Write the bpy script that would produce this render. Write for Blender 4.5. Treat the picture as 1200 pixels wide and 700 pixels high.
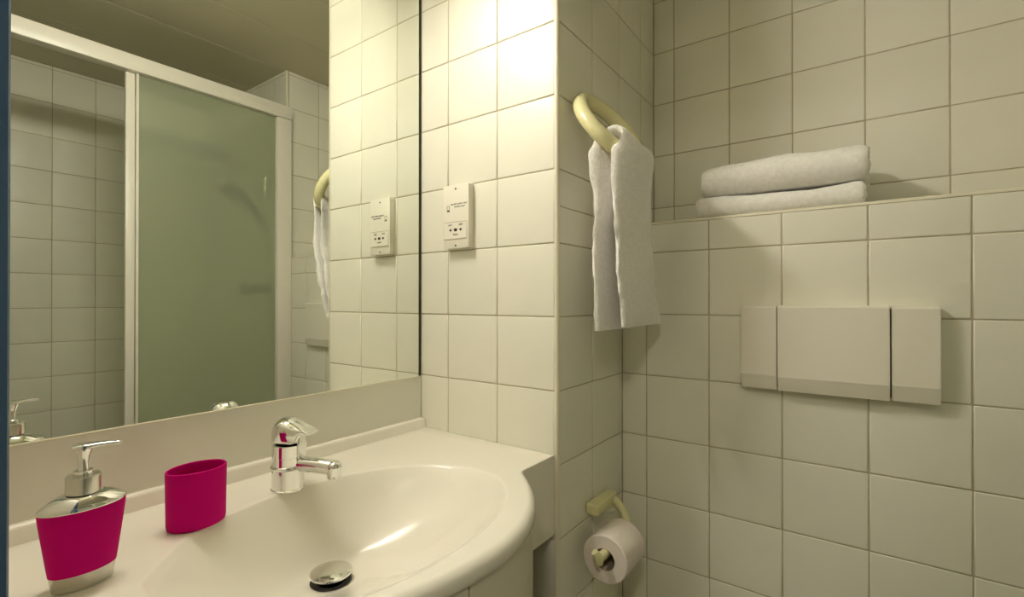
import bpy, bmesh, math, random
from mathutils import Vector, Matrix, noise
random.seed(7)
for o in list(bpy.data.objects): bpy.data.objects.remove(o)
S = bpy.context.scene
COL = S.collection
ZO = 0.99                      # height of the first visible grout line above the floor
# ------------------------------------------------------------------ camera
cd = bpy.data.cameras.new('camera'); cam = bpy.data.objects.new('camera', cd); COL.objects.link(cam)
cam.location = (0.8922, -0.8445, 0.1835 + ZO)
cam.rotation_euler = (math.pi/2 + 0.004, 0, 0.6282)
cd.sensor_width = 36; cd.lens = 570.06/1200*36; cd.clip_start = 0.005
S.camera = cam
# ------------------------------------------------------------------ world, exposure
w = bpy.data.worlds.new('world'); S.world = w; w.use_nodes = True
w.node_tree.nodes['Background'].inputs[0].default_value = (0.70, 0.68, 0.62, 1)
w.node_tree.nodes['Background'].inputs[1].default_value = 0.15
S.view_settings.view_transform = 'Standard'; S.view_settings.look = 'None'
S.view_settings.gamma = 1; S.view_settings.use_curve_mapping = False
S.view_settings.exposure = -0.28
LAMP_STRENGTH = 125.0           # tube light above the mirror
LAMP_COLOR = (1.0, 0.945, 0.85)
HALL_FILL_POWER = 11.5               # added fill light in the hallway behind the camera

# ------------------------------------------------------------------ materials
def mat(name, col, rough=0.5, metal=0.0, spec=0.5, noise_amt=0.0, noise_scale=20, bump=0.0, bump_scale=200,
        rand=0.0, coat=0.0, sheen=0.0, sss=0.0):
    m = bpy.data.materials.new(name); m.use_nodes = True
    nt = m.node_tree; b = nt.nodes['Principled BSDF']
    b.inputs['Base Color'].default_value = (*col, 1); b.inputs['Roughness'].default_value = rough
    b.inputs['Metallic'].default_value = metal; b.inputs['Specular IOR Level'].default_value = spec
    b.inputs['Coat Weight'].default_value = coat; b.inputs['Coat Roughness'].default_value = 0.08
    b.inputs['Sheen Weight'].default_value = sheen
    tc = nt.nodes.new('ShaderNodeTexCoord')
    if noise_amt or rand:
        n = nt.nodes.new('ShaderNodeTexNoise'); n.inputs['Scale'].default_value = noise_scale
        n.inputs['Detail'].default_value = 4
        nt.links.new(tc.outputs['Object'], n.inputs['Vector'])
        mr = nt.nodes.new('ShaderNodeMapRange'); mr.inputs[1].default_value = .3; mr.inputs[2].default_value = .7
        mr.inputs[3].default_value = 1-noise_amt; mr.inputs[4].default_value = 1+noise_amt*.5
        nt.links.new(n.outputs['Fac'], mr.inputs[0])
        oi = nt.nodes.new('ShaderNodeObjectInfo')
        mr2 = nt.nodes.new('ShaderNodeMapRange'); mr2.inputs[3].default_value = 1-rand; mr2.inputs[4].default_value = 1+rand
        nt.links.new(oi.outputs['Random'], mr2.inputs[0])
        mu = nt.nodes.new('ShaderNodeMath'); mu.operation = 'MULTIPLY'
        nt.links.new(mr.outputs[0], mu.inputs[0]); nt.links.new(mr2.outputs[0], mu.inputs[1])
        vm = nt.nodes.new('ShaderNodeVectorMath'); vm.operation = 'SCALE'; vm.inputs[0].default_value = col
        nt.links.new(mu.outputs[0], vm.inputs['Scale']); nt.links.new(vm.outputs[0], b.inputs['Base Color'])
    if bump:
        n = nt.nodes.new('ShaderNodeTexNoise'); n.inputs['Scale'].default_value = bump_scale; n.inputs['Detail'].default_value = 3
        nt.links.new(tc.outputs['Object'], n.inputs['Vector'])
        bp = nt.nodes.new('ShaderNodeBump'); bp.inputs['Strength'].default_value = bump; bp.inputs['Distance'].default_value = .002
        nt.links.new(n.outputs['Fac'], bp.inputs['Height']); nt.links.new(bp.outputs[0], b.inputs['Normal'])
    return m
M_tile = mat('glazed_tile', (0.80, 0.78, 0.65), rough=0.34, spec=.45, noise_amt=.025, noise_scale=9, rand=.02, bump=.03, bump_scale=14)
M_grout = mat('grout', (0.50, 0.44, 0.30), rough=.9, noise_amt=.12, noise_scale=40, bump=.2)
M_trim = mat('plastic_tile_trim', (0.78, 0.73, 0.56), rough=.35, noise_amt=.02)
M_plaster = mat('wall_paint', (0.66, 0.62, 0.50), rough=.8, noise_amt=.03, noise_scale=6)
M_ceil = mat('ceiling_panel_paint', (0.56, 0.52, 0.36), rough=.45, noise_amt=.05, noise_scale=3)
M_blue = mat('dark_blue_gloss_paint', (0.06, 0.13, 0.24), rough=.4, noise_amt=.05, noise_scale=5)
M_white = mat('white_lacquered_metal', (0.80, 0.76, 0.64), rough=.35, noise_amt=.02)
M_basin = mat('cast_basin_enamel', (0.84, 0.80, 0.68), rough=.2, spec=.45, noise_amt=.015, noise_scale=6)
M_panel = mat('splash_panel_laminate', (0.76, 0.74, 0.64), rough=.32, noise_amt=.03, noise_scale=5)
M_cab = mat('vanity_laminate', (0.70, 0.655, 0.52), rough=.4, noise_amt=.03, noise_scale=5)
M_plast = mat('cream_moulded_plastic', (0.82, 0.78, 0.65), rough=.38, noise_amt=.015, noise_scale=8)
M_nylon = mat('pale_yellow_nylon', (0.72, 0.68, 0.37), rough=.22, noise_amt=.02, noise_scale=15)
M_towel = mat('white_terry_cloth', (0.95, 0.92, 0.85), rough=.95, spec=.1, noise_amt=.07, noise_scale=120, bump=1.0, bump_scale=420, sheen=.3)
M_hem = mat('woven_towel_band', (0.82, 0.78, 0.70), rough=.9, spec=.1, noise_amt=.04, noise_scale=80, bump=.5, bump_scale=700)
M_paper = mat('tissue_paper', (0.80, 0.72, 0.64), rough=.95, spec=.1, noise_amt=.03, noise_scale=30, bump=.3, bump_scale=300)
M_card = mat('grey_cardboard', (0.35, 0.29, 0.2), rough=.9, noise_amt=.1)
M_chrome = mat('chrome', (0.80, 0.80, 0.78), rough=.07, metal=1, noise_amt=.02, noise_scale=15)
M_brushed = mat('brushed_steel', (0.68, 0.66, 0.60), rough=.26, metal=1, noise_amt=.05, noise_scale=60)
M_dark = mat('black_rubber', (0.02, 0.018, 0.012), rough=.5, noise_amt=.1)
M_gap = mat('dark_mirror_edge', (0.035, 0.03, 0.015), rough=.6, noise_amt=.2)
M_pink = mat('magenta_soft_touch_plastic', (0.56, 0.0, 0.165), rough=.55, spec=.06, noise_amt=.03, noise_scale=20)
M_ink = mat('dark_print', (0.05, 0.045, 0.03), rough=.6, noise_amt=.1)
M_floor = mat('floor_tile', (0.30, 0.28, 0.24), rough=.4, noise_amt=.1, noise_scale=12, rand=.05)
M_tray = mat('shower_tray_enamel', (0.75, 0.72, 0.6), rough=.2, noise_amt=.02)

def mirror_mat():
    m = bpy.data.materials.new('silvered_glass'); m.use_nodes = True; nt = m.node_tree
    nt.nodes.remove(nt.nodes['Principled BSDF'])
    g = nt.nodes.new('ShaderNodeBsdfAnisotropic'); g.inputs['Roughness'].default_value = 0.0
    tc = nt.nodes.new('ShaderNodeTexCoord'); n = nt.nodes.new('ShaderNodeTexNoise'); n.inputs['Scale'].default_value = 2
    nt.links.new(tc.outputs['Object'], n.inputs['Vector'])
    cr = nt.nodes.new('ShaderNodeMix'); cr.data_type = 'RGBA'
    cr.inputs[6].default_value = (0.865, 0.89, 0.84, 1); cr.inputs[7].default_value = (0.88, 0.905, 0.855, 1)
    nt.links.new(n.outputs['Fac'], cr.inputs[0]); nt.links.new(cr.outputs[2], g.inputs['Color'])
    nt.links.new(g.outputs[0], nt.nodes['Material Output'].inputs[0]); return m
M_mirror = mirror_mat()
def frosted_mat():
    m = bpy.data.materials.new('frosted_green_acrylic'); m.use_nodes = True; nt = m.node_tree
    nt.nodes.remove(nt.nodes['Principled BSDF'])
    tc = nt.nodes.new('ShaderNodeTexCoord'); n = nt.nodes.new('ShaderNodeTexNoise'); n.inputs['Scale'].default_value = 260
    nt.links.new(tc.outputs['Object'], n.inputs['Vector'])
    bp = nt.nodes.new('ShaderNodeBump'); bp.inputs['Strength'].default_value = .35; bp.inputs['Distance'].default_value = .001
    nt.links.new(n.outputs['Fac'], bp.inputs['Height'])
    gl = nt.nodes.new('ShaderNodeBsdfRefraction'); gl.inputs['Color'].default_value = (0.93, 0.98, 0.84, 1)
    gl.inputs['Roughness'].default_value = .12; gl.inputs['IOR'].default_value = 1.12
    tr = nt.nodes.new('ShaderNodeBsdfTranslucent'); tr.inputs['Color'].default_value = (0.88, 0.93, 0.80, 1)
    df = nt.nodes.new('ShaderNodeBsdfDiffuse'); df.inputs['Color'].default_value = (0.86, 0.89, 0.72, 1)
    gs = nt.nodes.new('ShaderNodeBsdfAnisotropic'); gs.inputs['Roughness'].default_value = .35
    a = nt.nodes.new('ShaderNodeMixShader'); a.inputs[0].default_value = .5
    b = nt.nodes.new('ShaderNodeMixShader'); b.inputs[0].default_value = .66
    c = nt.nodes.new('ShaderNodeMixShader'); c.inputs[0].default_value = .04
    nt.links.new(tr.outputs[0], a.inputs[1]); nt.links.new(df.outputs[0], a.inputs[2])
    nt.links.new(a.outputs[0], b.inputs[1]); nt.links.new(gl.outputs[0], b.inputs[2])
    nt.links.new(b.outputs[0], c.inputs[1]); nt.links.new(gs.outputs[0], c.inputs[2])
    for s in (gl, gs): nt.links.new(bp.outputs[0], s.inputs['Normal'])
    nt.links.new(c.outputs[0], nt.nodes['Material Output'].inputs[0]); return m
M_frost = frosted_mat()
def emit_mat(name, col, st):
    m = bpy.data.materials.new(name); m.use_nodes = True; b = m.node_tree.nodes['Principled BSDF']
    b.inputs['Base Color'].default_value = (.9, .9, .85, 1); b.inputs['Emission Color'].default_value = (*col, 1)
    b.inputs['Emission Strength'].default_value = st; return m

# ------------------------------------------------------------------ helpers
def obj(name, bm, m, parent=None, smooth=False, label=None):
    me = bpy.data.meshes.new(name); bm.normal_update(); bm.to_mesh(me); bm.free()
    if m: me.materials.append(m)
    if smooth:
        for p in me.polygons: p.use_smooth = True
        try: me.set_sharp_from_angle(angle=math.radians(38 if smooth is True else smooth))
        except Exception: pass
    o = bpy.data.objects.new(name, me); COL.objects.link(o)
    if parent: o.parent = parent
    if label: o['label'] = label
    return o
def tag(o, label, cat, group=None):
    o['label'] = label; o['category'] = cat
    if group: o['group'] = group
    return o
def thing(name, loc, label, cat, rz=0, group=None):
    o = bpy.data.objects.new(name, None); COL.objects.link(o); o.location = loc; o.rotation_euler = (0, 0, rz)
    o.empty_display_size = .05
    return tag(o, label, cat, group)
def struct(o): o['kind'] = 'structure'; return o
def add_box(bm, a, b, bevel=0, seg=2):
    x0, y0, z0 = a; x1, y1, z1 = b
    g = bmesh.ops.create_cube(bm, size=1)
    vs = g['verts']
    for v in vs: v.co = Vector(((x0+x1)/2+v.co.x*(x1-x0), (y0+y1)/2+v.co.y*(y1-y0), (z0+z1)/2+v.co.z*(z1-z0)))
    if bevel:
        es = list({e for v in vs for e in v.link_edges})
        bmesh.ops.bevel(bm, geom=es, offset=bevel, segments=seg, profile=.5, affect='EDGES')
def box(a, b, bevel=0, seg=2):
    bm = bmesh.new(); add_box(bm, a, b, bevel, seg); return bm
def loft(rings, cap0=True, cap1=True, bm=None, closed=True):
    bm = bm or bmesh.new(); R = [[bm.verts.new(p) for p in r] for r in rings]
    n = len(R[0])
    for i in range(len(R)-1):
        for j in range(n if closed else n-1):
            k = (j+1) % n
            bm.faces.new((R[i][j], R[i][k], R[i+1][k], R[i+1][j]))
    if cap0: bm.faces.new(list(reversed(R[0])))
    if cap1: bm.faces.new(R[-1])
    bmesh.ops.recalc_face_normals(bm, faces=bm.faces[:])
    return bm
def lathe(prof, n=40, c=(0, 0, 0), cap0=True, cap1=True, bm=None, sy=1.0):
    return loft([[(c[0]+r*math.cos(2*math.pi*i/n), c[1]+sy*r*math.sin(2*math.pi*i/n), c[2]+z) for i in range(n)] for r, z in prof],
                cap0, cap1, bm)
def tube(path, rad, n=16, bm=None, cap=True, closed=False):
    P = [Vector(p) for p in path]; rr = rad if isinstance(rad, (list, tuple)) else [rad]*len(P)
    rings = []; up = None
    for i, p in enumerate(P):
        if closed: t = (P[(i+1) % len(P)]-P[i-1])
        else: t = (P[min(i+1, len(P)-1)]-P[max(i-1, 0)])
        t.normalize()
        if up is None:
            up = Vector((0, 0, 1)) if abs(t.z) < .9 else Vector((1, 0, 0))
        up = (up - t*up.dot(t)).normalized(); s = t.cross(up)
        rings.append([p+rr[i]*(math.cos(2*math.pi*k/n)*up+math.sin(2*math.pi*k/n)*s) for k in range(n)])
    if closed: rings.append(rings[0]); 
    if closed:
        bm = bm or bmesh.new(); R = [[bm.verts.new(q) for q in r] for r in rings[:-1]]
        L = len(R)
        for i in range(L):
            for j in range(n):
                bm.faces.new((R[i][j], R[i][(j+1) % n], R[(i+1) % L][(j+1) % n], R[(i+1) % L][j]))
        bmesh.ops.recalc_face_normals(bm, faces=bm.faces[:]); return bm
    return loft(rings, cap, cap, bm)

# ------------------------------------------------------------------ tiles: every tile an object, mesh data shared by size
TILE = {}
JW = 0.0026; TH = 0.004
def tile_mesh(w, h, m):
    key = (round(w, 4), round(h, 4), m.name)
    if key in TILE: return TILE[key]
    bm = bmesh.new()
    x, z = w/2, h/2; c1, c2 = .0007, .0022
    def r(ix, y): return [bm.verts.new(p) for p in ((-x+ix, y, -z+ix), (x-ix, y, -z+ix), (x-ix, y, z-ix), (-x+ix, y, z-ix))]
    rs = [r(0, 0), r(0, -TH+.0009), r(c1, -TH+.0002), r(c2, -TH)]
    for a, b in zip(rs, rs[1:]):
        for i in range(4): bm.faces.new((a[i], a[(i+1) % 4], b[(i+1) % 4], b[i]))
    bm.faces.new(rs[-1]); bmesh.ops.recalc_face_normals(bm, faces=bm.faces[:])
    # open back lies on the mortar; make normals point out of the wall
    for f in bm.faces:
        if f.calc_center_median().y < -TH+.0001 and f.normal.y > 0:
            bmesh.ops.reverse_faces(bm, faces=bm.faces[:]); break
    me = bpy.data.meshes.new('tile'); bm.to_mesh(me); bm.free(); me.materials.append(m)
    for p in me.polygons: p.use_smooth = True
    me.set_sharp_from_angle(angle=math.radians(60))
    TILE[key] = me; return me
def tiles(parent, origin, rz, us, zs, m=M_tile, flat=False, seed=1):
    """origin: a point on the finished tile face; u runs along the local x of a frame rotated rz; face looks to local -y"""
    rnd = random.Random(seed)
    Rm = Matrix.Rotation(rz, 4, 'Z') if not flat else Matrix.Rotation(-math.pi/2, 4, 'X')
    for i in range(len(us)-1):
        for j in range(len(zs)-1):
            w = us[i+1]-us[i]-JW; h = zs[j+1]-zs[j]-JW
            if w < .004 or h < .004: continue
            o = bpy.data.objects.new('tile', tile_mesh(w, h, m)); COL.objects.link(o); o.parent = parent
            c = Vector(((us[i]+us[i+1])/2, TH, (zs[j]+zs[j+1])/2))
            tilt = Matrix.Rotation(rnd.gauss(0, .0014), 4, 'X') @ Matrix.Rotation(rnd.gauss(0, .0014), 4, 'Z')
            o.matrix_local = Matrix.Translation(origin) @ Rm @ Matrix.Translation(c) @ tilt
def grid(a, b, first, step):
    """joint positions from a to b with joints at first + k*step"""
    k = math.ceil((a-first)/step + 1e-6); r = [a]
    while first+k*step < b-1e-4:
        if first+k*step-a > .004: r.append(first+k*step)
        k += 1
    return r+[b]
TW, THT = 0.1471, 0.15
CEIL = 1.215+ZO
XC, YL, YU, XR, XS = 0.3925, 0.3196, 0.5477, 1.2, 2.0
YF = -0.80
LEDGE = 0.375+ZO
zrows = grid(0, CEIL, ZO, THT)
G = .0014   # grout lies this far behind the tile face... (tiles are TH thick)
gb = TH-G   # unused margin

# ================================================================== SETTING
# mirror wall (left)
wl = struct(obj('wall_left', box((-.12, YF-.1, 0), (-.008, .12, CEIL)), M_plaster))
# short tiled wall beside the mirror, its corner and the alcove wall form one pier: two wall faces
wf = struct(obj('wall_center', box((-.008, G, 0), (XC-G, .12, CEIL)), M_grout))
tiles(wf, (0, 0, 0), 0, [0, .0913, .0913+TW, XC-.0075], zrows, seed=3)
wa = struct(obj('wall_alcove', box((.20, .12, 0), (XC-G, YU+.1, CEIL)), M_grout))
# face looks to +x: local x -> +y, local -y -> +x  => rotation +90deg
tiles(wa, (XC, 0, 0), math.pi/2, [.0075]+grid(.0075, YL, .1544, TW)[1:], grid(0, LEDGE, ZO, THT), seed=4)
tiles(wa, (XC, 0, 0), math.pi/2, [.0075]+grid(.0075, YU, .1544, TW)[1:], grid(LEDGE, CEIL, ZO, THT), seed=5)
bmt = bmesh.new()
N = 8
prof = [(XC-.008, 0.0005), (XC-.008, -.0005)]
for k in range(N+1):
    a = -math.pi/2 + k/N*math.pi/2
    prof.append((XC-.0055+.006*math.cos(a), .0055+.006*math.sin(a)))
prof += [(XC-.0005, .008)]
loft([[(x, y, z) for x, y in prof] for z in (0, CEIL)], bm=bmt)
struct(obj('trim_1', bmt, M_trim, smooth=True))
# cistern boxing with ledge, continued as the end wall of the shower
wb = struct(obj('wall_back', box((XC-G, YL+G, 0), (XR, YU+.1, LEDGE-.0055)), M_grout))
xj = grid(XC, XR, XC+.0632, TW)
tiles(wb, (0, YL, 0), 0, xj, zrows[:[i for i, z in enumerate(zrows) if z < LEDGE-.001][-1]+1]+[LEDGE-.006], seed=6)
# ledge tiles lying flat
rnd = random.Random(2)
for i in range(len(xj)-1):
    w_, h_ = xj[i+1]-xj[i]-JW, YU-YL-.008-JW
    o = bpy.data.objects.new('tile', tile_mesh(w_, h_, M_tile)); COL.objects.link(o); o.parent = wb
    o.matrix_local = Matrix.Translation(((xj[i]+xj[i+1])/2, (YL+.008+YU)/2, LEDGE-.0055+.0005)) @ Matrix.Rotation(-math.pi/2, 4, 'X')
bmt = bmesh.new()
prof = [(YL+.009, LEDGE-.004), (YL+.009, LEDGE)]
for k in range(7):
    a = math.pi/2 + k/6*math.pi/2
    prof.append((YL+.0045+.005*math.cos(a), LEDGE-.005+.005*math.sin(a)))
prof += [(YL-.0005, LEDGE-.0065), (YL+.004, LEDGE-.0065)]
loft([[(x, y, z) for y, z in prof] for x in (XC, XR)], bm=bmt)
struct(obj('trim_2', bmt, M_trim, smooth=True))
wu = struct(obj('wall_back_upper', box((XC-G, YU+G, LEDGE-.0055), (XR+.1, YU+.1, CEIL)), M_grout))
zup = grid(LEDGE, CEIL, ZO+.0012, THT)
tiles(wu, (0, YU, 0), 0, grid(XC, XR, XC+.0593, TW), zup, seed=8)
# right wall of the toilet alcove above the ledge, and the shower end wall
wr = struct(obj('wall_right', box((XR+G, YL+G, 0), (XS+.1, YU+.1, CEIL)), M_grout))
# face looks to -x: rotation -90deg, local x -> -y
ys = grid(YL+.0075, YU, .479-TW, TW)
tiles(wr, (XR, 0, 0), -math.pi/2, [-y for y in reversed(ys)], grid(LEDGE, CEIL, ZO, THT), seed=9)
tiles(wr, (0, YL, 0), 0, grid(XR+.0075, XS, XR+.12, TW), zrows, seed=10)
bmt = bmesh.new()
prof = [(XR+.008, YL+.0005), (XR+.008, YL-.0005)]
for k in range(N+1):
    a = -math.pi/2 - k/N*math.pi/2
    prof.append((XR+.0055+.006*math.cos(a), YL+.0055+.006*math.sin(a)))
prof += [(XR+.0005, YL+.008)]
loft([[(x, y, z) for x, y in prof] for z in (LEDGE, CEIL)], bm=bmt)
struct(obj('trim_3', bmt, M_trim, smooth=True))
# long wall of the shower
wsb = struct(obj('wall_shower', box((XS+G, YF-.1, 0), (XS+.1, YL+G, CEIL)), M_grout))
ys = grid(YF, YL, -.1544, TW*1.015)
tiles(wsb, (XS, 0, 0), -math.pi/2, [-y for y in reversed(ys)], zrows, seed=11)
# entrance wall with the doorway the camera looks through
wfront = struct(obj('wall_front', box((-.008, YF-.1, 0), (.50, YF, CEIL)), M_plaster))
bm = box((1.16, YF-.1, 0), (XS+G, YF, CEIL)); add_box(bm, (.50, YF-.1, 2.07), (1.16, YF, CEIL))
o = struct(obj('wall_front_door_side', bm, M_plaster))
door = bpy.data.objects.new('door_1', None); COL.objects.link(door); struct(door)
obj('door_jamb', box((.50, YF-.102, 0), (.58, YF+.0005, 2.07), .004), M_blue, door, smooth=True)
obj('door_jamb', box((1.10, YF-.102, 0), (1.16, YF+.0005, 2.07), .004), M_blue, door, smooth=True)
obj('door_head', box((.58, YF-.102, 2.01), (1.10, YF+.0005, 2.07), .004), M_blue, door, smooth=True)
# floor and hallway
fl = struct(obj('floor', box((-.9, -2.2, -.06), (2.4, YU+.1, -.0045)), M_grout))
fx = [0, .3, .6, .9, 1.2]
for i in range(4):
    for j, (ya, yb) in enumerate([(YF, -.5), (-.5, -.2), (-.2, .1), (.1, YL)]):
        xa, xb = fx[i], fx[i+1]
        if j == 3 and i == 0: continue
        if j == 3 and i == 1: xa = XC
        if j == 2 and i == 0: yb = 0
        if j == 2 and i == 1: continue
        o = bpy.data.objects.new('tile', tile_mesh(xb-xa-.003, yb-ya-.003, M_floor)); COL.objects.link(o); o.parent = fl
        o.matrix_local = Matrix.Translation(((xa+xb)/2, (ya+yb)/2, -.0042)) @ Matrix.Rotation(-math.pi/2, 4, 'X')
struct(obj('wall_hallway', box((-.9, -2.3, 0), (2.4, -2.2, CEIL)), M_plaster))
struct(obj('wall_hallway_left', box((-1.0, -2.2, 0), (-.9, YF-.1, CEIL)), M_plaster))
struct(obj('wall_hallway_right', box((2.4, -2.2, 0), (2.5, YF-.1, CEIL)), M_plaster))
# ceiling of wide painted boards running away from the door
ce = struct(obj('ceiling', box((-.9, -2.2, CEIL+.012), (2.4, YU+.1, CEIL+.06)), M_gap))
cb = [-.008, .32, .62, .92, 1.22, 1.52, 1.82, XS+.002]
for a, b in zip(cb, cb[1:]):
    obj('panel', box((a+.0015, YF, CEIL), (b-.0015, YU+.02, CEIL+.012), .0015, 1), M_ceil, ce)
obj('panel', box((-.9, -2.2, CEIL), (2.4, YF-.002, CEIL+.012)), M_plaster, ce)

# ================================================================== MIRROR AND SPLASH PANEL
MZ0, MZ1 = ZO-.003, ZO+.97
mir = thing('mirror', (0, -.40, MZ0), 'large frameless wall mirror above the washbasin reflecting the shower', 'mirror')
def child_box(name, a, b, m, par, bev=0, seg=2, **k):
    o = obj(name, box([a[i]-par.location[i] for i in range(3)], [b[i]-par.location[i] for i in range(3)], bev, seg), m, par, smooth=bool(bev), **k)
    return o
child_box('backing', (-.0078, YF+.001, MZ0), (-.001, -.0085, MZ1), M_gap, mir)
child_box('glass', (-.001, YF+.001, MZ0), (0, -.0085, MZ1), M_mirror, mir)
child_box('edge_seal', (-.0078, -.0083, MZ0), (-.0003, -.0012, MZ1), M_gap, mir, label='dark seal along the right edge of the mirror')
sp = thing('splash_panel', (0, -.40, ZO-.135), 'plain beige splash panel between basin upstand and mirror', 'panel')
child_box('panel_board', (-.0078, YF+.001, ZO-.128), (.0015, -.001, ZO-.0055), M_panel, sp)
child_box('edge_strip', (-.0078, YF+.001, ZO-.0053), (.003, -.001, ZO-.0032), M_trim, sp, .0006, 1, label='pale strip under the mirror')

# lamp above the mirror (out of frame, it lights the room)
lm = thing('wall_lamp', (0, -.49, ZO+1.0), 'long wall lamp mounted above the mirror', 'lamp')
child_box('lamp_housing', (-.0078, -.67, ZO+1.055), (.10, -.31, ZO+1.075), M_white, lm, .003)
child_box('lamp_back', (-.0078, -.67, ZO+.985), (.025, -.31, ZO+1.055), M_white, lm, .003)
M_tube = emit_mat('lit_diffuser', LAMP_COLOR, LAMP_STRENGTH)
pts = [(.03, .0540), (.068, .0540), (.074, .047), (.074, .0), (.068, -.010), (.05, -.014), (.03, -.014)]
obj('lamp_diffuser', loft([[(x, y, z) for x, z in pts] for y in (-.165, .165)]), M_tube, lm)
for y in (-.17, .168):
    obj('end_cap', loft([[(x*1.02, yy, z) for x, z in pts] for yy in (y-.002, y+.003)]), M_white, lm)
# invented lamp in the unseen hallway, added as fill for the room
hl = thing('hall_fill_lamp', (1.15, -1.5, CEIL-.05), 'added round fill lamp in the unseen hallway outside the bathroom', 'lamp')
obj('fill_lamp_shade', lathe([(.11, 0), (.14, .02), (.14, .0495)], 32), M_white, hl, smooth=True)
ld = bpy.data.lights.new('hall_fill', 'AREA'); ld.shape = 'DISK'; ld.size = .22; ld.energy = HALL_FILL_POWER; ld.color = (1.0, 0.93, 0.80)
lo = bpy.data.objects.new('hall_fill', ld); COL.objects.link(lo); lo.parent = hl; lo.location = (0, 0, -.004)

# ================================================================== WASHBASIN
ZC = ZO-.128
O = Vector((.32, -.412)); AX, AY, AXF = .192, .256, .158
BX, BY = .5195, -.357          # foremost point of the bulging front
def front_x(y):
    dy = y-BY
    return BX-1.88*dy*dy-5*dy**4 if dy > 0 else BX-1.1*dy*dy
D = Vector((.232, -.405))
def outline():
    P = [(.002, -.0015), (.15, -.0015), (.28, -.0015), (.385, -.0015), (.385, -.05), (.385, -.109)]
    n = 44
    for i in range(n+1):
        y = BY+.2445 - .592*i/n
        P.append((front_x(y), y))
    P += [(.385, -.708), (.385, -.75), (.385, YF+.0015), (.2, YF+.0015), (.002, YF+.0015)]
    for i in range(1, 16): P.append((.002, YF+.0015 + (-.0015-YF-.0015)*i/16))
    return P
def build_basin():
    par = thing('washbasin', (.28, -.40, ZC), 'cream built-in washbasin counter with oval bowl and bulging front', 'washbasin')
    OL = [Vector(p) for p in outline()]
    rings = []
    def ang(p): return math.atan2((p-O).y, (p-O).x)
    A = [ang(p) for p in OL]
    def ell(a):
        ax = AXF if math.cos(a) > 0 else AX
        r = ax*AY/math.sqrt((AY*math.cos(a))**2+(ax*math.sin(a))**2)
        return O+Vector((r*math.cos(a), r*math.sin(a)))
    E = [ell(a) for a in A]
    n = len(OL)
    z0 = ZC
    # bowl
    for k in range(0, 31):
        s = 1-k/30.0                     # 1 drain .. 0 rim
        ring = []
        for i in range(n):
            f_ = max(0.0, math.cos(A[i]+.6))**.6          # the front wall of the bowl slopes gently
            c = O.lerp(D, s**(1.35-.35*f_))
            dirv = (E[i]-O)
            r = dirv*(1-s) + Vector((math.cos(A[i]), math.sin(A[i])))*.027*s
            p = c+r
            sm = .008+.035*f_; pw = 2.5-1.3*f_
            g = 1-(1-min(s*s/(s+sm)*(1+sm), 1))**pw
            ring.append((p.x, p.y, z0-.0028-.1132*g))
        rings.append(ring)
    # rounded rim, slight moulded step, flat deck
    for q, dz in ((1.006, -.0014), (1.013, -.0006), (1.022, -.0001), (1.035, 0)):
        rings.append([((O+(E[i]-O)*q).x, (O+(E[i]-O)*q).y, z0+dz) for i in range(n)])
    er = []
    for p in OL:
        er.append(.0145 if p.x > .3875 else (.005 if p.x > .36 and p.y < -.01 and p.y > -.78 else .0004))
    def at(i, back, down):
        d = (OL[i]-O); L = d.length; q = O+d*((L-back)/L); return (q.x, q.y, z0-down)
    base = [(O+(E[i]-O)*1.035) for i in range(n)]
    for t in (.35, .45, .5, .55, .8):
        rg = []
        for i in range(n):
            e = Vector(at(i, er[i], 0)[:2]); q = base[i].lerp(e, t)
            rg.append((q.x, q.y, z0+(.0 if t < .5 else .0)))
        rings.append(rg)
    for k in range(0, 7):
        a = k/6*math.pi/2
        rings.append([at(i, er[i]*(1-math.sin(a)), er[i]*(1-math.cos(a))) for i in range(n)])
    H = [.026 if p.x > .3875 else .160 for p in OL]
    rings.append([at(i, 0, H[i]-.004) for i in range(n)])
    rings.append([at(i, .003, H[i]) for i in range(n)])
    rings.append([at(i, .03, H[i]) for i in range(n)])
    rr = [[(x-par.location.x, y-par.location.y, z-par.location.z) for x, y, z in r] for r in rings]
    bm = loft(rr, cap0=False, cap1=False)
    obj('basin_top', bm, M_basin, par, smooth=40)
    # upstand along the mirror wall
    prof = [(.0016, .0), (.0016, .0225), (.004, .0235), (.010, .0235), (.0135, .022), (.0155, .018), (.0165, .006), (.020, .0005), (.020, -.001), (.01, -.001)]
    obj('upstand', loft([[(x-par.location.x, y-par.location.y, z) for x, z in prof] for y in (YF+.002, -.002)]), M_basin, par, smooth=50)
    # drain and popup plug
    dz = -.116
    obj('drain_ring', lathe([(.017, dz-.02), (.017, dz-.004), (.0215, dz-.001), (.0285, dz-.0005), (.0305, dz+.0012), (.029, dz+.0028), (.0235, dz+.0024), (.021, dz-.001), (.019, dz-.02)],
        40, (D.x-par.location.x, D.y-par.location.y, 0), False, False), M_dark, par, smooth=True, label='dark drain opening')
    pl = obj('drain_plug', lathe([(.0265, dz+.0095), (.030, dz+.0105), (.0315, dz+.0125), (.0305, dz+.0145), (.026, dz+.016), (.018, dz+.0172), (.009, dz+.0178), (.001, dz+.018)],
        48, (D.x-par.location.x, D.y-par.location.y, 0)), M_chrome, par, smooth=True, label='chrome domed drain plug')
    obj('plug_stem', lathe([(.009, dz-.02), (.009, dz+.0095)], 20), M_chrome, pl).location = (D.x-par.location.x, D.y-par.location.y, 0)
    return par, OL
basin, OL = build_basin()
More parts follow.
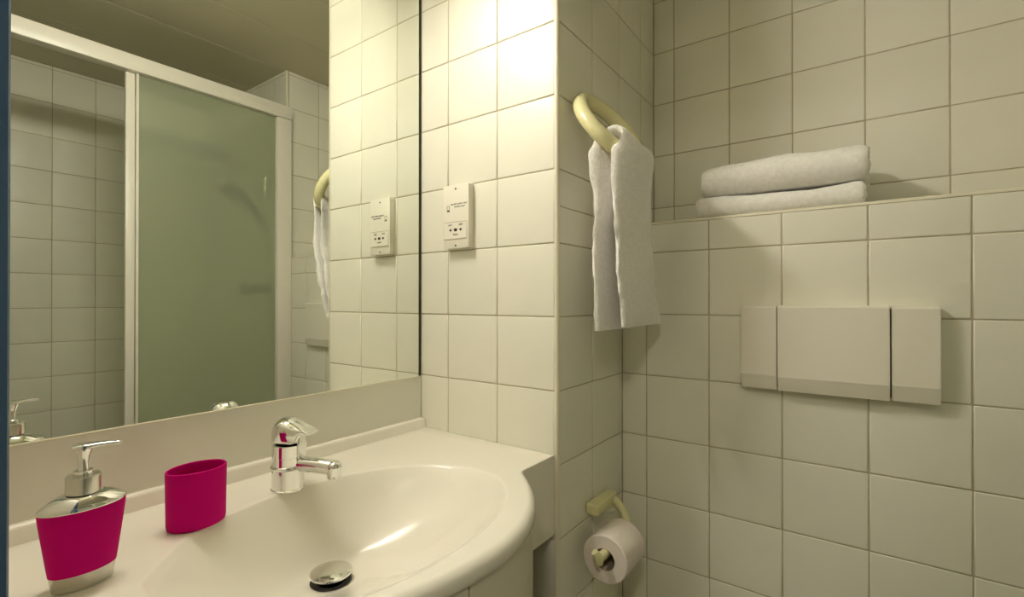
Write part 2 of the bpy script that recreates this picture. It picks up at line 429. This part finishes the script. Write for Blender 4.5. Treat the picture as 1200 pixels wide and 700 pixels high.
# cabinet below, with curved doors
cab = thing('vanity_cabinet', (.28, BY, 0), 'cream curved vanity cabinet under the washbasin', 'cabinet')
def cab_loop(inset, y0, y1, n=30):
    P = []
    for i in range(n+1):
        y = y0+(y1-y0)*i/n
        P.append((front_x(y)-inset, y))
    return P
def cab_prism(loop, back, z0, z1):
    pts = loop+[(loop[-1][0]-back, loop[-1][1]), (loop[0][0]-back, loop[0][1])]
    return loft([[(x-.28, y-BY, z) for x, y in pts] for z in (z0, z1)])
obj('cabinet_body', cab_prism(cab_loop(.024, BY+.240, BY-.330), .24, .06, ZC-.142), M_cab, cab)
obj('plinth', cab_prism(cab_loop(.07, BY+.235, BY-.320), .20, 0, .06), M_gap, cab)
def curved_panel(y0, y1, z0, z1, ins=.005, th=.017):
    a = cab_loop(ins, y0, y1, 20); b = cab_loop(ins+th, y0, y1, 20)
    pts = a+list(reversed(b))
    return loft([[(x-.28, y-BY, z) for x, y in pts] for z in (z0, z1)])
for (ya, yb) in ((BY+.228, BY-.0485), (BY-.0515, BY-.325)):
    d_ = obj('cabinet_door', curved_panel(ya, yb, .07, ZC-.027), M_cab, cab, smooth=50)
for (ya, yb) in ((BY+.243, BY+.2305), (BY-.3275, BY-.340)):
    obj('side_panel', curved_panel(ya, yb, .07, ZC-.027), M_cab, cab, smooth=50)

# ================================================================== TAP
tap = thing('basin_mixer_tap', (.115, -.408, ZC), 'chrome single-lever mixer tap standing behind the bowl', 'tap', rz=math.radians(31))
obj('tap_body', lathe([(.0262, 0), (.0262, .002), (.0250, .003), (.0248, .034), (.0262, .0355), (.0275, .0375), (.0262, .0395), (.0242, .0405), (.0240, .054), (.0246, .0545), (.0246, .0735), (.0225, .0742)], 48),
    M_chrome, tap, smooth=30)
# spout
sp_path = [(.012, 0, .041), (.03, 0, .040), (.06, 0, .0378), (.076, 0, .0352)]
obj('spout', tube(sp_path, [.0130, .0126, .0120, .0117], 24), M_chrome, tap, smooth=True)
bm = bmesh.new()
lathe([(.0045, -.0125), (.0095, -.013), (.0105, -.012), (.0118, -.004), (.0128, .004), (.012, .0095), (.008, .0135), (.001, .0148)], 28, (.079, 0, .032), bm=bm)
aer = obj('aerator', bm, M_chrome, tap, smooth=True)
obj('aerator_screen', lathe([(.0075, -.0138), (.0085, -.0128)], 20, (.079, 0, .032)), M_dark, aer)
# lever cap: lofted along the spout direction
def lever():
    st = []
    data = [(-.0245, .080, .089, .004), (-.0235, .075, .099, .0095), (-.0205, .0745, .106, .0145), (-.015, .0745, .1125, .0195), (-.008, .0745, .1165, .0232),
            (0, .0745, .1172, .0246), (.008, .0745, .1155, .0242), (.016, .0745, .1118, .0230), (.0225, .0775, .1078, .0215), (.027, .0905, .105, .0205),
            (.034, .0935, .1005, .0195), (.041, .0925, .0962, .0185), (.0445, .0915, .0940, .0165)]
    for x, zb, zt, hw in data:
        ring = []
        for k in range(28):
            a = 2*math.pi*k/28
            c, s = math.cos(a), math.sin(a)
            y = hw*math.copysign(abs(c)**.75, c)
            zc_, hz = (zb+zt)/2, (zt-zb)/2
            e = .75 if s > 0 else .35
            ring.append((x, y, zc_+hz*math.copysign(abs(s)**e, s)))
        st.append(ring)
    return loft(st)
obj('lever', lever(), M_chrome, tap, smooth=35)
obj('lever_tab', box((.0215, -.0125, .0515), (.0265, .0125, .0925), .0022), M_chrome, tap, smooth=True)

# ================================================================== SOAP DISPENSER
def eloft(levels, n=56, bm=None, cap0=True, cap1=True, e=1.0):
    return loft([[(b*math.cos(2*math.pi*i/n), a*math.sin(2*math.pi*i/n), z) for i in range(n)] for a, b, z in levels], cap0, cap1, bm)
DX, DY = .194, -.6875
SDS = (.84, .79, .875)
sd = thing('soap_dispenser', (DX, DY, ZC+.0005), 'magenta oval soap dispenser with chrome pump, at left end of basin', 'soap dispenser', rz=math.radians(2))
obj('bottle_base', eloft([(.0325, .0195, 0), (.0335, .0205, .001), (.0365, .0222, .0185), (.0368, .0224, .0195)]), M_brushed, sd, smooth=True, label='brushed metal bottle base')
obj('bottle_body', eloft([(.0372, .0228, .0197), (.0382, .0234, .026), (.0415, .0254, .048), (.0448, .0275, .070), (.0475, .0292, .090), (.0482, .0296, .0975), (.0478, .0293, .0985)]),
    M_pink, sd, smooth=True, label='magenta bottle body')
top = [(.0486, .0300, .0986), (.0492, .0304, .1000), (.0484, .0298, .1022)]
for k in range(1, 9):
    t = k/8.0; top.append((.0484*(1-t)+.0185*t, .0298*(1-t)+.0175*t, .1022+.0118*math.sin(t*math.pi/2)))
obj('bottle_shoulder', eloft(top), M_chrome, sd, smooth=True, label='polished chrome shoulder')
obj('pump_collar', lathe([(.0172, .1145), (.0192, .1150), (.0194, .1165), (.0194, .1345), (.0184, .1362), (.0120, .1366)], 48), M_brushed, sd, smooth=30)
obj('pump_stem', lathe([(.0110, .1366), (.0112, .1410), (.0104, .1418), (.0062, .1422), (.0060, .1540), (.0072, .1600), (.0100, .1668), (.0104, .1700)], 36), M_chrome, sd, smooth=30)
def nozzle():
    st = []
    for x, hw, zb, zt in ((-.0125, .004, .1700, .1718), (-.0115, .0085, .1690, .1738), (-.006, .0105, .1685, .1752), (.004, .0100, .1685, .1752), (.014, .0072, .1690, .1748), (.026, .0052, .1695, .1742), (.038, .0042, .1692, .1734), (.0415, .0036, .1685, .1726)):
        ring = []
        for k in range(20):
            a = 2*math.pi*k/20; c, s = math.cos(a), math.sin(a)
            ring.append((x, hw*math.copysign(abs(c)**.6, c), (zb+zt)/2+(zt-zb)/2*math.copysign(abs(s)**.6, s)))
        st.append(ring)
    return loft(st)
nz = obj('pump_nozzle', nozzle(), M_chrome, sd, smooth=35); nz.rotation_euler = (0, 0, math.radians(72)); sd.scale = SDS

# ================================================================== OVAL CUP
cup = thing('toothbrush_cup', (.137, -.553, ZC+.0005), 'empty oval magenta cup between soap dispenser and tap', 'cup', rz=math.radians(-2))
lv = [(a_*.97, b_, c_*1.05) for a_, b_, c_ in [(.0345, .0255, 0), (.0365, .0272, .0012), (.0375, .0280, .006), (.0379, .0284, .035), (.0385, .0290, .0725), (.0383, .0289, .0745), (.0371, .0277, .0752), (.0359, .0265, .0745), (.0353, .0260, .072), (.0347, .0255, .035), (.0341, .025, .008), (.031, .0225, .005)]]
obj('cup_body', eloft(lv, 64), M_pink, cup, smooth=True)

# ================================================================== RAZOR SOCKET
RX0, RX1, RZ0, RZ1 = .0945, .1725, ZO+.303, ZO+.449
rs = thing('shaver_socket', ((RX0+RX1)/2, 0, (RZ0+RZ1)/2), 'cream rectangular shaver socket on the tiled wall beside the mirror', 'socket')
hw, hh = (RX1-RX0)/2, (RZ1-RZ0)/2
obj('back_box', box((-hw+.0008, -.0147, -hh+.0008), (hw-.001, -.0002, hh-.001), .0015), M_plast, rs, smooth=True)
obj('face_plate', box((-hw, -.0195, -hh), (hw, -.0145, hh), .0012), M_plast, rs, smooth=True)
so = obj('outlet_insert', box((-.034, -.0210, -.052), (.034, -.0192, -.012), .0006, 1), M_plast, rs, smooth=True)
for a in ((-.0335, -.0518, .067, .0014), (-.0335, -.0136, .067, .0014)):
    obj('insert_outline', box((a[0], -.0211, a[1]), (a[0]+a[2], -.0209, a[1]+a[3])), M_grout, so)
for x, r_ in ((-.0145, .0032), (.001, .0042), (.0165, .0034)):
    bm = bmesh.new(); lathe([(r_, 0), (r_, .0006)], 16, bm=bm)
    bmesh.ops.rotate(bm, verts=bm.verts, cent=(0, 0, 0), matrix=Matrix.Rotation(math.pi/2, 3, 'X'))
    bmesh.ops.scale(bm, verts=bm.verts, vec=(1.25 if x == .001 else 1, 1, .85))
    bmesh.ops.translate(bm, verts=bm.verts, vec=(x, -.0209, -.031)); obj('pin_hole', bm, M_dark, so)
for z in (-.0665, .0635):
    bm = bmesh.new(); lathe([(.0022, 0), (.0022, .0007)], 14, bm=bm)
    bmesh.ops.rotate(bm, verts=bm.verts, cent=(0, 0, 0), matrix=Matrix.Rotation(math.pi/2, 3, 'X'))
    bmesh.ops.translate(bm, verts=bm.verts, vec=(0, -.0194, z)); obj('screw', bm, M_dark, rs)
def text(s, size, x, y, z, par, m=M_ink, name='lettering', ext=.0002):
    cu = bpy.data.curves.new(name, 'FONT'); cu.body = s; cu.size = size; cu.align_x = 'CENTER'; cu.extrude = ext; cu.resolution_u = 3
    t = bpy.data.objects.new(name, cu); COL.objects.link(t)
    dg = bpy.context.evaluated_depsgraph_get(); me = bpy.data.meshes.new_from_object(t.evaluated_get(dg))
    bpy.data.objects.remove(t)
    o = bpy.data.objects.new(name, me); me.materials.clear(); me.materials.append(m); COL.objects.link(o); o.parent = par
    o.location = (x, y, z); o.rotation_euler = (math.pi/2, 0, 0); return o
text('SHAVER SUPPLY UNIT', .0052, .010, -.0197, .0265, rs)
text('SHAVERS ONLY', .0046, .012, -.0197, .0205, rs)
text('115V', .0058, -.0165, -.0212, -.0215, rs)
text('230V', .0058, .0165, -.0212, -.0215, rs)
text('Shaver', .0058, .001, -.0212, -.0430, rs)
bm = bmesh.new()      # small shaver pictogram: outline with head
for a, b in (((-.027, .012), (-.0262, .026)), ((-.0198, .012), (-.019, .026)), ((-.027, .0252), (-.019, .026)), ((-.027, .012), (-.019, .0128)), ((-.0255, .0135), (-.0205, .0165))):
    add_box(bm, (a[0], -.0198, a[1]), (b[0], -.0194, b[1]))
obj('pictogram', bm, M_ink, rs)

# ================================================================== FLUSH PLATE
fp = thing('flush_plate', (.84, YL, ZO+.085), 'wide cream three-part toilet flush plate on the back wall', 'flush plate')
FZ0, FZ1 = -.088, .087
def plate(x0, x1, d, z0=FZ0, z1=FZ1):
    pf = [(-.0003, z0+.004), (-d*.62, z0), (-d*.70, z0+.0006), (-d, z0+.030), (-d, z1-.004), (-d+.0015, z1-.001), (-d+.006, z1), (-.0003, z1)]
    bm = loft([[(x-fp.location.x, y, z) for y, z in pf] for x in (x0, x1)])
    es = [e for e in bm.edges if abs(e.verts[0].co.x-e.verts[1].co.x) < 1e-6]
    bmesh.ops.bevel(bm, geom=es, offset=.0012, segments=2, affect='EDGES')
    return bm
obj('side_panel', plate(.6755, .7432, .0285), M_plast, fp, smooth=8)
obj('push_panel', plate(.7452, .9290, .0315, FZ0-.001, FZ1+.001), M_plast, fp, smooth=8)
obj('side_panel', plate(.9312, 1.0005, .0285), M_plast, fp, smooth=8)
obj('backing_frame', box((-.155, -.016, FZ0+.006), (.150, -.0004, FZ1-.004)), M_dark, fp)

# ================================================================== TOWELS
def nz3(p, sc, seed=0): return noise.noise(Vector(p)*sc+Vector((seed*7.3, seed*3.1, seed)))
def strip(path, nrm, width0, width1, th, axis, seed=0, m=26, amp=.0015, edge=None, lump=.004):
    """closed slab of cloth: path = list of (a,b) in the plane across `axis`; nrm = normals; swept along the axis"""
    rings = []
    K = m; half = []
    for i in range(K+1): half.append((i/K, 1))
    for (pa, pb), (na, nb), w0, w1, t in zip(path, nrm, width0, width1, th):
        ring = []
        seq = []
        for i in range(K+1):                                          # front side
            u = i/K; seq.append((u, 1))
        for i in range(K, -1, -1): seq.append((i/K, -1))
        for u, sgn in seq:
            ed = min(u, 1-u)*(w1-w0)
            r = max(0.0, 1-(ed/(t*.9))) if ed < t*.9 else 0
            tt = t/2*math.sqrt(max(0, 1-r*r*.86))
            w = w0+(w1-w0)*u
            q = (pa, pb, w)
            dis = sgn*tt + nz3(q, 12, seed)*lump + nz3(q, 95, seed+sgn*3)*amp
            wj = nz3((pa*1, pb*1, sgn*.01+(0 if u < .5 else 5)), 38, seed)*.004 if ed < .004 else 0
            a, b = pa+na*dis, pb+nb*dis
            ring.append((a, b, w+wj))
        rings.append(ring)
    if axis == 'y': rings = [[(a, w, b) for a, b, w in r] for r in rings]
    else: rings = [[(w, a, b) for a, b, w in r] for r in rings]
    return loft(rings)
def normals(path):
    out = []
    for i in range(len(path)):
        a = path[max(i-1, 0)]; b = path[min(i+1, len(path)-1)]
        dx, dz = b[0]-a[0], b[1]-a[1]; L = math.hypot(dx, dz) or 1
        out.append((-dz/L, dx/L))
    return out
def resample(pts, step):
    out = [pts[0]]; 
    for a, b in zip(pts, pts[1:]):
        L = math.hypot(b[0]-a[0], b[1]-a[1]); n = max(1, int(L/step))
        for i in range(1, n+1): out.append(tuple(a[k]+(b[k]-a[k])*i/n for k in range(len(a))))
    return out
def smoothp(pts, it=3):
    for _ in range(it):
        pts = [pts[0]]+[tuple((pts[i-1][k]+2*pts[i][k]+pts[i+1][k])/4 for k in range(len(pts[i]))) for i in range(1, len(pts)-1)]+[pts[-1]]
    return pts
# ---- towel ring: thick nylon ring leaning out from the alcove wall
RR, RT, TH_ = .083, .0155, .93
RC = Vector((XC+RT+RR*math.cos(TH_), .098, ZO+.546)); TILT = .20
e1 = Vector((0, math.cos(TILT), math.sin(TILT))); e2 = Vector((math.cos(TH_), 0, -math.sin(TH_)))
rg = thing('towel_ring', (XC, RC.y, ZO+.62), 'thick pale yellow towel ring on the alcove wall corner', 'towel ring')
path = [RC-Vector(rg.location)+RR*(math.cos(a)*e1+math.sin(a)*e2) for a in [2*math.pi*k/72 for k in range(72)]]
obj('ring', tube(path, RT, 22, closed=True), M_nylon, rg, smooth=True)
wp = RC-Vector(rg.location)-RR*e2
bm = bmesh.new(); tube([(0.0003, wp.y, wp.z+.004), (.012, wp.y, wp.z+.002), (.02, wp.y, wp.z)], [.017, .0155, .013], 24, bm=bm)
obj('wall_mount', bm, M_nylon, rg, smooth=True)
# ---- hanging towel, draped over the outer arc of the ring
lowp = RC+RR*e2         # centre of tube at the outermost, lowest point
ht = thing('hanging_towel', (lowp.x, .15, lowp.z), 'white hand towel draped through the pale yellow towel ring', 'towel')
cx_, cz_ = lowp.x, lowp.z
def drape(th):
    r = RT+th/2+.0012
    pin = [(cx_-r-.030, ZO+.122), (cx_-r-.024, ZO+.30), (cx_-r, cz_-.03)]
    arc = [(cx_-r*math.cos(a), cz_+.003+r*math.sin(a)) for a in [math.pi*k/10 for k in range(11)]]
    pout = [(cx_+r-.011, cz_-.04), (cx_+r-.022, ZO+.34), (cx_+r-.026, ZO+.130)]
    P = resample(pin+arc+pout, .006); return smoothp(P, 4)
thk = .0125
P = drape(thk); Nn = normals(P); nP = len(P)
imax = max(range(nP), key=lambda i: P[i][1])
w0 = []; w1 = []; tt = []
def interp(x, tab):
    for (a, fa), (b, fb) in zip(tab, tab[1:]):
        if a <= x <= b: return fa+(fb-fa)*(x-a)/(b-a)
    return tab[-1][1] if x > tab[-1][0] else tab[0][1]
for i, (x, z) in enumerate(P):
    zz = z-ZO
    if i < imax:   # inner fall
        a = interp(zz, [(.10, .050), (.13, .046), (.30, .026), (.44, .018), (.47, .022), (.50, .034)]); b = interp(zz, [(.10, .225), (.30, .200), (.46, .175), (.50, .165)])
    else:
        a = interp(zz, [(.10, .072), (.13, .066), (.27, .034), (.38, .020), (.45, .024), (.47, .027), (.50, .036)]); b = interp(zz, [(.10, .280), (.14, .268), (.27, .214), (.38, .190), (.45, .188), (.475, .178), (.50, .155)])
    a += .0009*math.sin(zz*150)+.0010*math.sin(zz*67+1); b += .0010*math.sin(zz*90)
    band = 1-.22*math.exp(-((zz-.225)/.006)**2) - .18*math.exp(-((zz-.190)/.005)**2)
    w0.append(a); w1.append(b); tt.append(thk*band)
bm = strip(P, Nn, w0, w1, tt, 'y', seed=3, m=40, amp=.0014, lump=.006)
for v in bm.verts:               # the cloth follows the round bar
    q = max(-1, min(1, (v.co.y-RC.y)/(RR*1.08)))
    k = (1-math.sqrt(1-q*q))*(1 if q < 0 else .25)
    t = max(0, min(1, (v.co.z-ZO-.33)/.12)); t = t*t*(3-2*t)
    v.co.x -= .046*k*t; v.co.z += .060*k*t*t
bmesh.ops.translate(bm, verts=bm.verts, vec=-Vector(ht.location))
obj('towel_cloth', bm, M_towel, ht, smooth=70)
# ---- two folded towels on the ledge
def folded(name, label, x0, x1, yf, depth, z0, H, layers, seed, group):
    t = thing(name, ((x0+x1)/2, yf+depth/2, z0), label, 'towel', group=group)
    th = H/(2*layers)
    for L in range(layers):
        r = H/2-th/2-L*th
        yfront = yf+L*th
        pts = [(yf+depth-.004*L, z0+H/2+r)]
        cy = yfront+th/2+r
        for k in range(13):
            a = math.pi/2+math.pi*k/12
            pts.append((cy+r*math.cos(a)*1.0, z0+H/2+r*math.sin(a)))
        pts.append((yf+depth-.004*L, z0+H/2-r))
        P = resample(pts, .007); Nn = normals(P)
        n = len(P)
        bm = strip(P, Nn, [x0+.003*L+.001*math.sin(i*.9+seed) for i in range(n)], [x1-.003*L+.001*math.sin(i*1.3+seed) for i in range(n)], [th*1.04]*n, 'x', seed=seed+L, m=60, amp=.0010, lump=.0022)
        for v in bm.verts:
            # gentle unevenness of the fold along its length
            f_ = (v.co.z-z0)/H
            v.co.z += f_*(.0035*math.sin((v.co.x-x0)*19+seed)+.0012*math.sin((v.co.x-x0)*47))
            v.co.z = max(v.co.z, z0+.0006)
        bmesh.ops.translate(bm, verts=bm.verts, vec=-Vector(t.location))
        obj('towel_fold', bm, M_towel, t, smooth=70)
    return t
folded('folded_towel', 'thin folded white towel lying at the bottom on the tiled ledge', .569, .893, .331, .175, LEDGE, .046, 2, 1, 'folded towels on the ledge')
folded('folded_towel', 'thick folded white towel stacked on top of the thinner one on the ledge', .583, .899, .331, .175, LEDGE+.0512, .072, 2, 5, 'folded towels on the ledge')

# ================================================================== TOILET ROLL AND HOLDER
RCx, RCz, RY0, RY1 = .461, ZO-.333, .070, .165
hp = thing('toilet_roll_holder', (XC, .17, ZO-.275), 'pale yellow toilet roll holder on the alcove wall', 'holder')
def rel(p, t): return tuple(p[i]-t.location[i] for i in range(3))
bm = box(rel((XC+.0003, .118, ZO-.287), hp), rel((XC+.030, .222, ZO-.262), hp), .005, 3)
obj('wall_plate', bm, M_nylon, hp, smooth=True)
ap = [(XC+.018, .205, ZO-.275), (XC+.034, .212, ZO-.280), (XC+.045, .214, ZO-.296), (RCx-.004, .204, ZO-.325), (RCx, .196, RCz+.008), (RCx, .185, RCz), (RCx, .15, RCz), (RCx, .10, RCz), (RCx, .066, RCz), (RCx, .042, RCz+.001)]
obj('arm', tube([rel(p, hp) for p in smoothp(ap, 1)], [.011, .0105, .0095, .0095, .0095, .0095, .0095, .0095, .0095, .0092], 18), M_nylon, hp, smooth=True)
obj('end_stop', tube([rel(p, hp) for p in ((RCx, .045, RCz-.009), (RCx, .044, RCz), (RCx-.003, .040, RCz+.010), (RCx-.006, .036, RCz+.016))], [.008, .0095, .0085, .0065], 16), M_nylon, hp, smooth=True)
tr = thing('toilet_roll', (RCx, (RY0+RY1)/2, RCz-.012), 'started white toilet roll hanging on its holder below the towel ring', 'toilet roll')
def yl(prof, n=56):
    return loft([[(r*math.cos(2*math.pi*i/n), y, r*math.sin(2*math.pi*i/n)) for i in range(n)] for r, y in prof], False, False)
h_ = (RY1-RY0)/2; ro = .0490; ri = .0225
obj('paper', yl([(ri, -h_), (ri+.004, -h_), (ro-.002, -h_), (ro, -h_+.002), (ro, h_-.002), (ro-.002, h_), (ri, h_)], 64), M_paper, tr, smooth=True)
obj('core', yl([(ri-.0012, -h_), (ri, -h_), (ri, h_), (ri-.0012, h_), (ri-.0012, -h_)], 40), M_card, tr, smooth=True)


# ================================================================== SHOWER
sc = thing('shower_screen', (1.175, -.24, 0), 'white framed shower screen with sliding frosted green door', 'shower screen')
def cb2(name, a, b, m, bev=.002, par=sc, **k): return obj(name, box(rel(a, sc), rel(b, sc), bev), m, par, smooth=True, **k)
cb2('header_rail', (1.15, YF+.001, ZO+.979), (1.197, YL-.0005, ZO+1.034), M_white, .003)
cb2('wall_post', (1.153, .255, .10), (1.196, YL-.0005, ZO+.978), M_white, .003)
cb2('bottom_track', (1.15, YF+.001, .06), (1.197, YL-.0005, .10), M_white)
dl = cb2('sliding_door', (1.170, -.272, .105), (1.186, -.245, ZO+.977), M_white, .003)
obj('door_stile', box(rel((1.163, -.2435, .105), sc), rel((1.182, -.236, ZO+.977), sc), .001), M_white, dl, smooth=True)
obj('frosted_pane', box(rel((1.172, -.236, .115), sc), rel((1.177, .2545, ZO+.977), sc)), M_frost, dl, label='frosted green door pane')
ty = thing('shower_tray', (1.6, -.24, 0), 'white shower tray inside the shower', 'shower tray')
bm = bmesh.new()
add_box(bm, (1.15-1.6, YF+.002+.24, 0), (1.2-1.6, YL-.001+.24, .0595), .004)
add_box(bm, (1.2-1.6, YF+.002+.24, 0), (XS-.002-1.6, YL-.001+.24, .03))
obj('tray', bm, M_tray, ty)
# shower fittings seen blurred behind the frosted pane
SX = 1.31
sf = thing('shower_set', (SX, YL, ZO+.2), 'dark shower fittings seen blurred behind the frosted green door', 'shower')
def sr(p): return (p[0]-SX, p[1]-YL, p[2]-ZO-.2)
obj('riser_rail', tube([sr((SX, .282, ZO+.25)), sr((SX, .282, ZO+.80))], .010, 14), M_chrome, sf, smooth=True)
for z in (.28, .77): obj('rail_mount', tube([sr((SX, YL-.0005, ZO+z)), sr((SX, .282, ZO+z))], .012, 14), M_chrome, sf, smooth=True)
obj('shower_arm', tube([sr(p) for p in ((SX, .282, ZO+.80), (SX, .25, ZO+.84), (SX, .15, ZO+.85), (SX, .08, ZO+.83))], .010, 14), M_chrome, sf, smooth=True)
bm = bmesh.new()
lathe([(.012, .03), (.02, .012), (.058, .0), (.062, -.008), (.058, -.014), (.001, -.015)], 32, sr((SX, .065, ZO+.80)), bm=bm)
obj('shower_head', bm, M_dark, sf, smooth=True, label='dark round shower head')
hs = obj('hand_shower', tube([sr(p) for p in ((SX, .262, ZO+.52), (SX, .23, ZO+.60), (SX, .17, ZO+.655), (SX, .135, ZO+.66), (SX, .118, ZO+.645))], [.012, .013, .020, .040, .044], 20), M_dark, sf, smooth=True, label='dark hand shower')
hose = []
for k in range(31):
    t = k/30; hose.append(sr((SX+.09*math.sin(math.pi*t), .262-.02*math.sin(math.pi*t), ZO+.52-.50*math.sin(math.pi*t)-.29*t)))
obj('hose', tube(hose, .007, 10), M_brushed, sf, smooth=True)
mx = obj('mixer_valve', tube([sr((SX-.07, .262, ZO+.23)), sr((SX+.13, .262, ZO+.23))], .026, 20), M_dark, sf, smooth=True)
obj('valve_lever', tube([sr((SX+.03, .24, ZO+.235)), sr((SX+.03, .19, ZO+.25))], [.016, .011], 14), M_dark, mx, smooth=True)
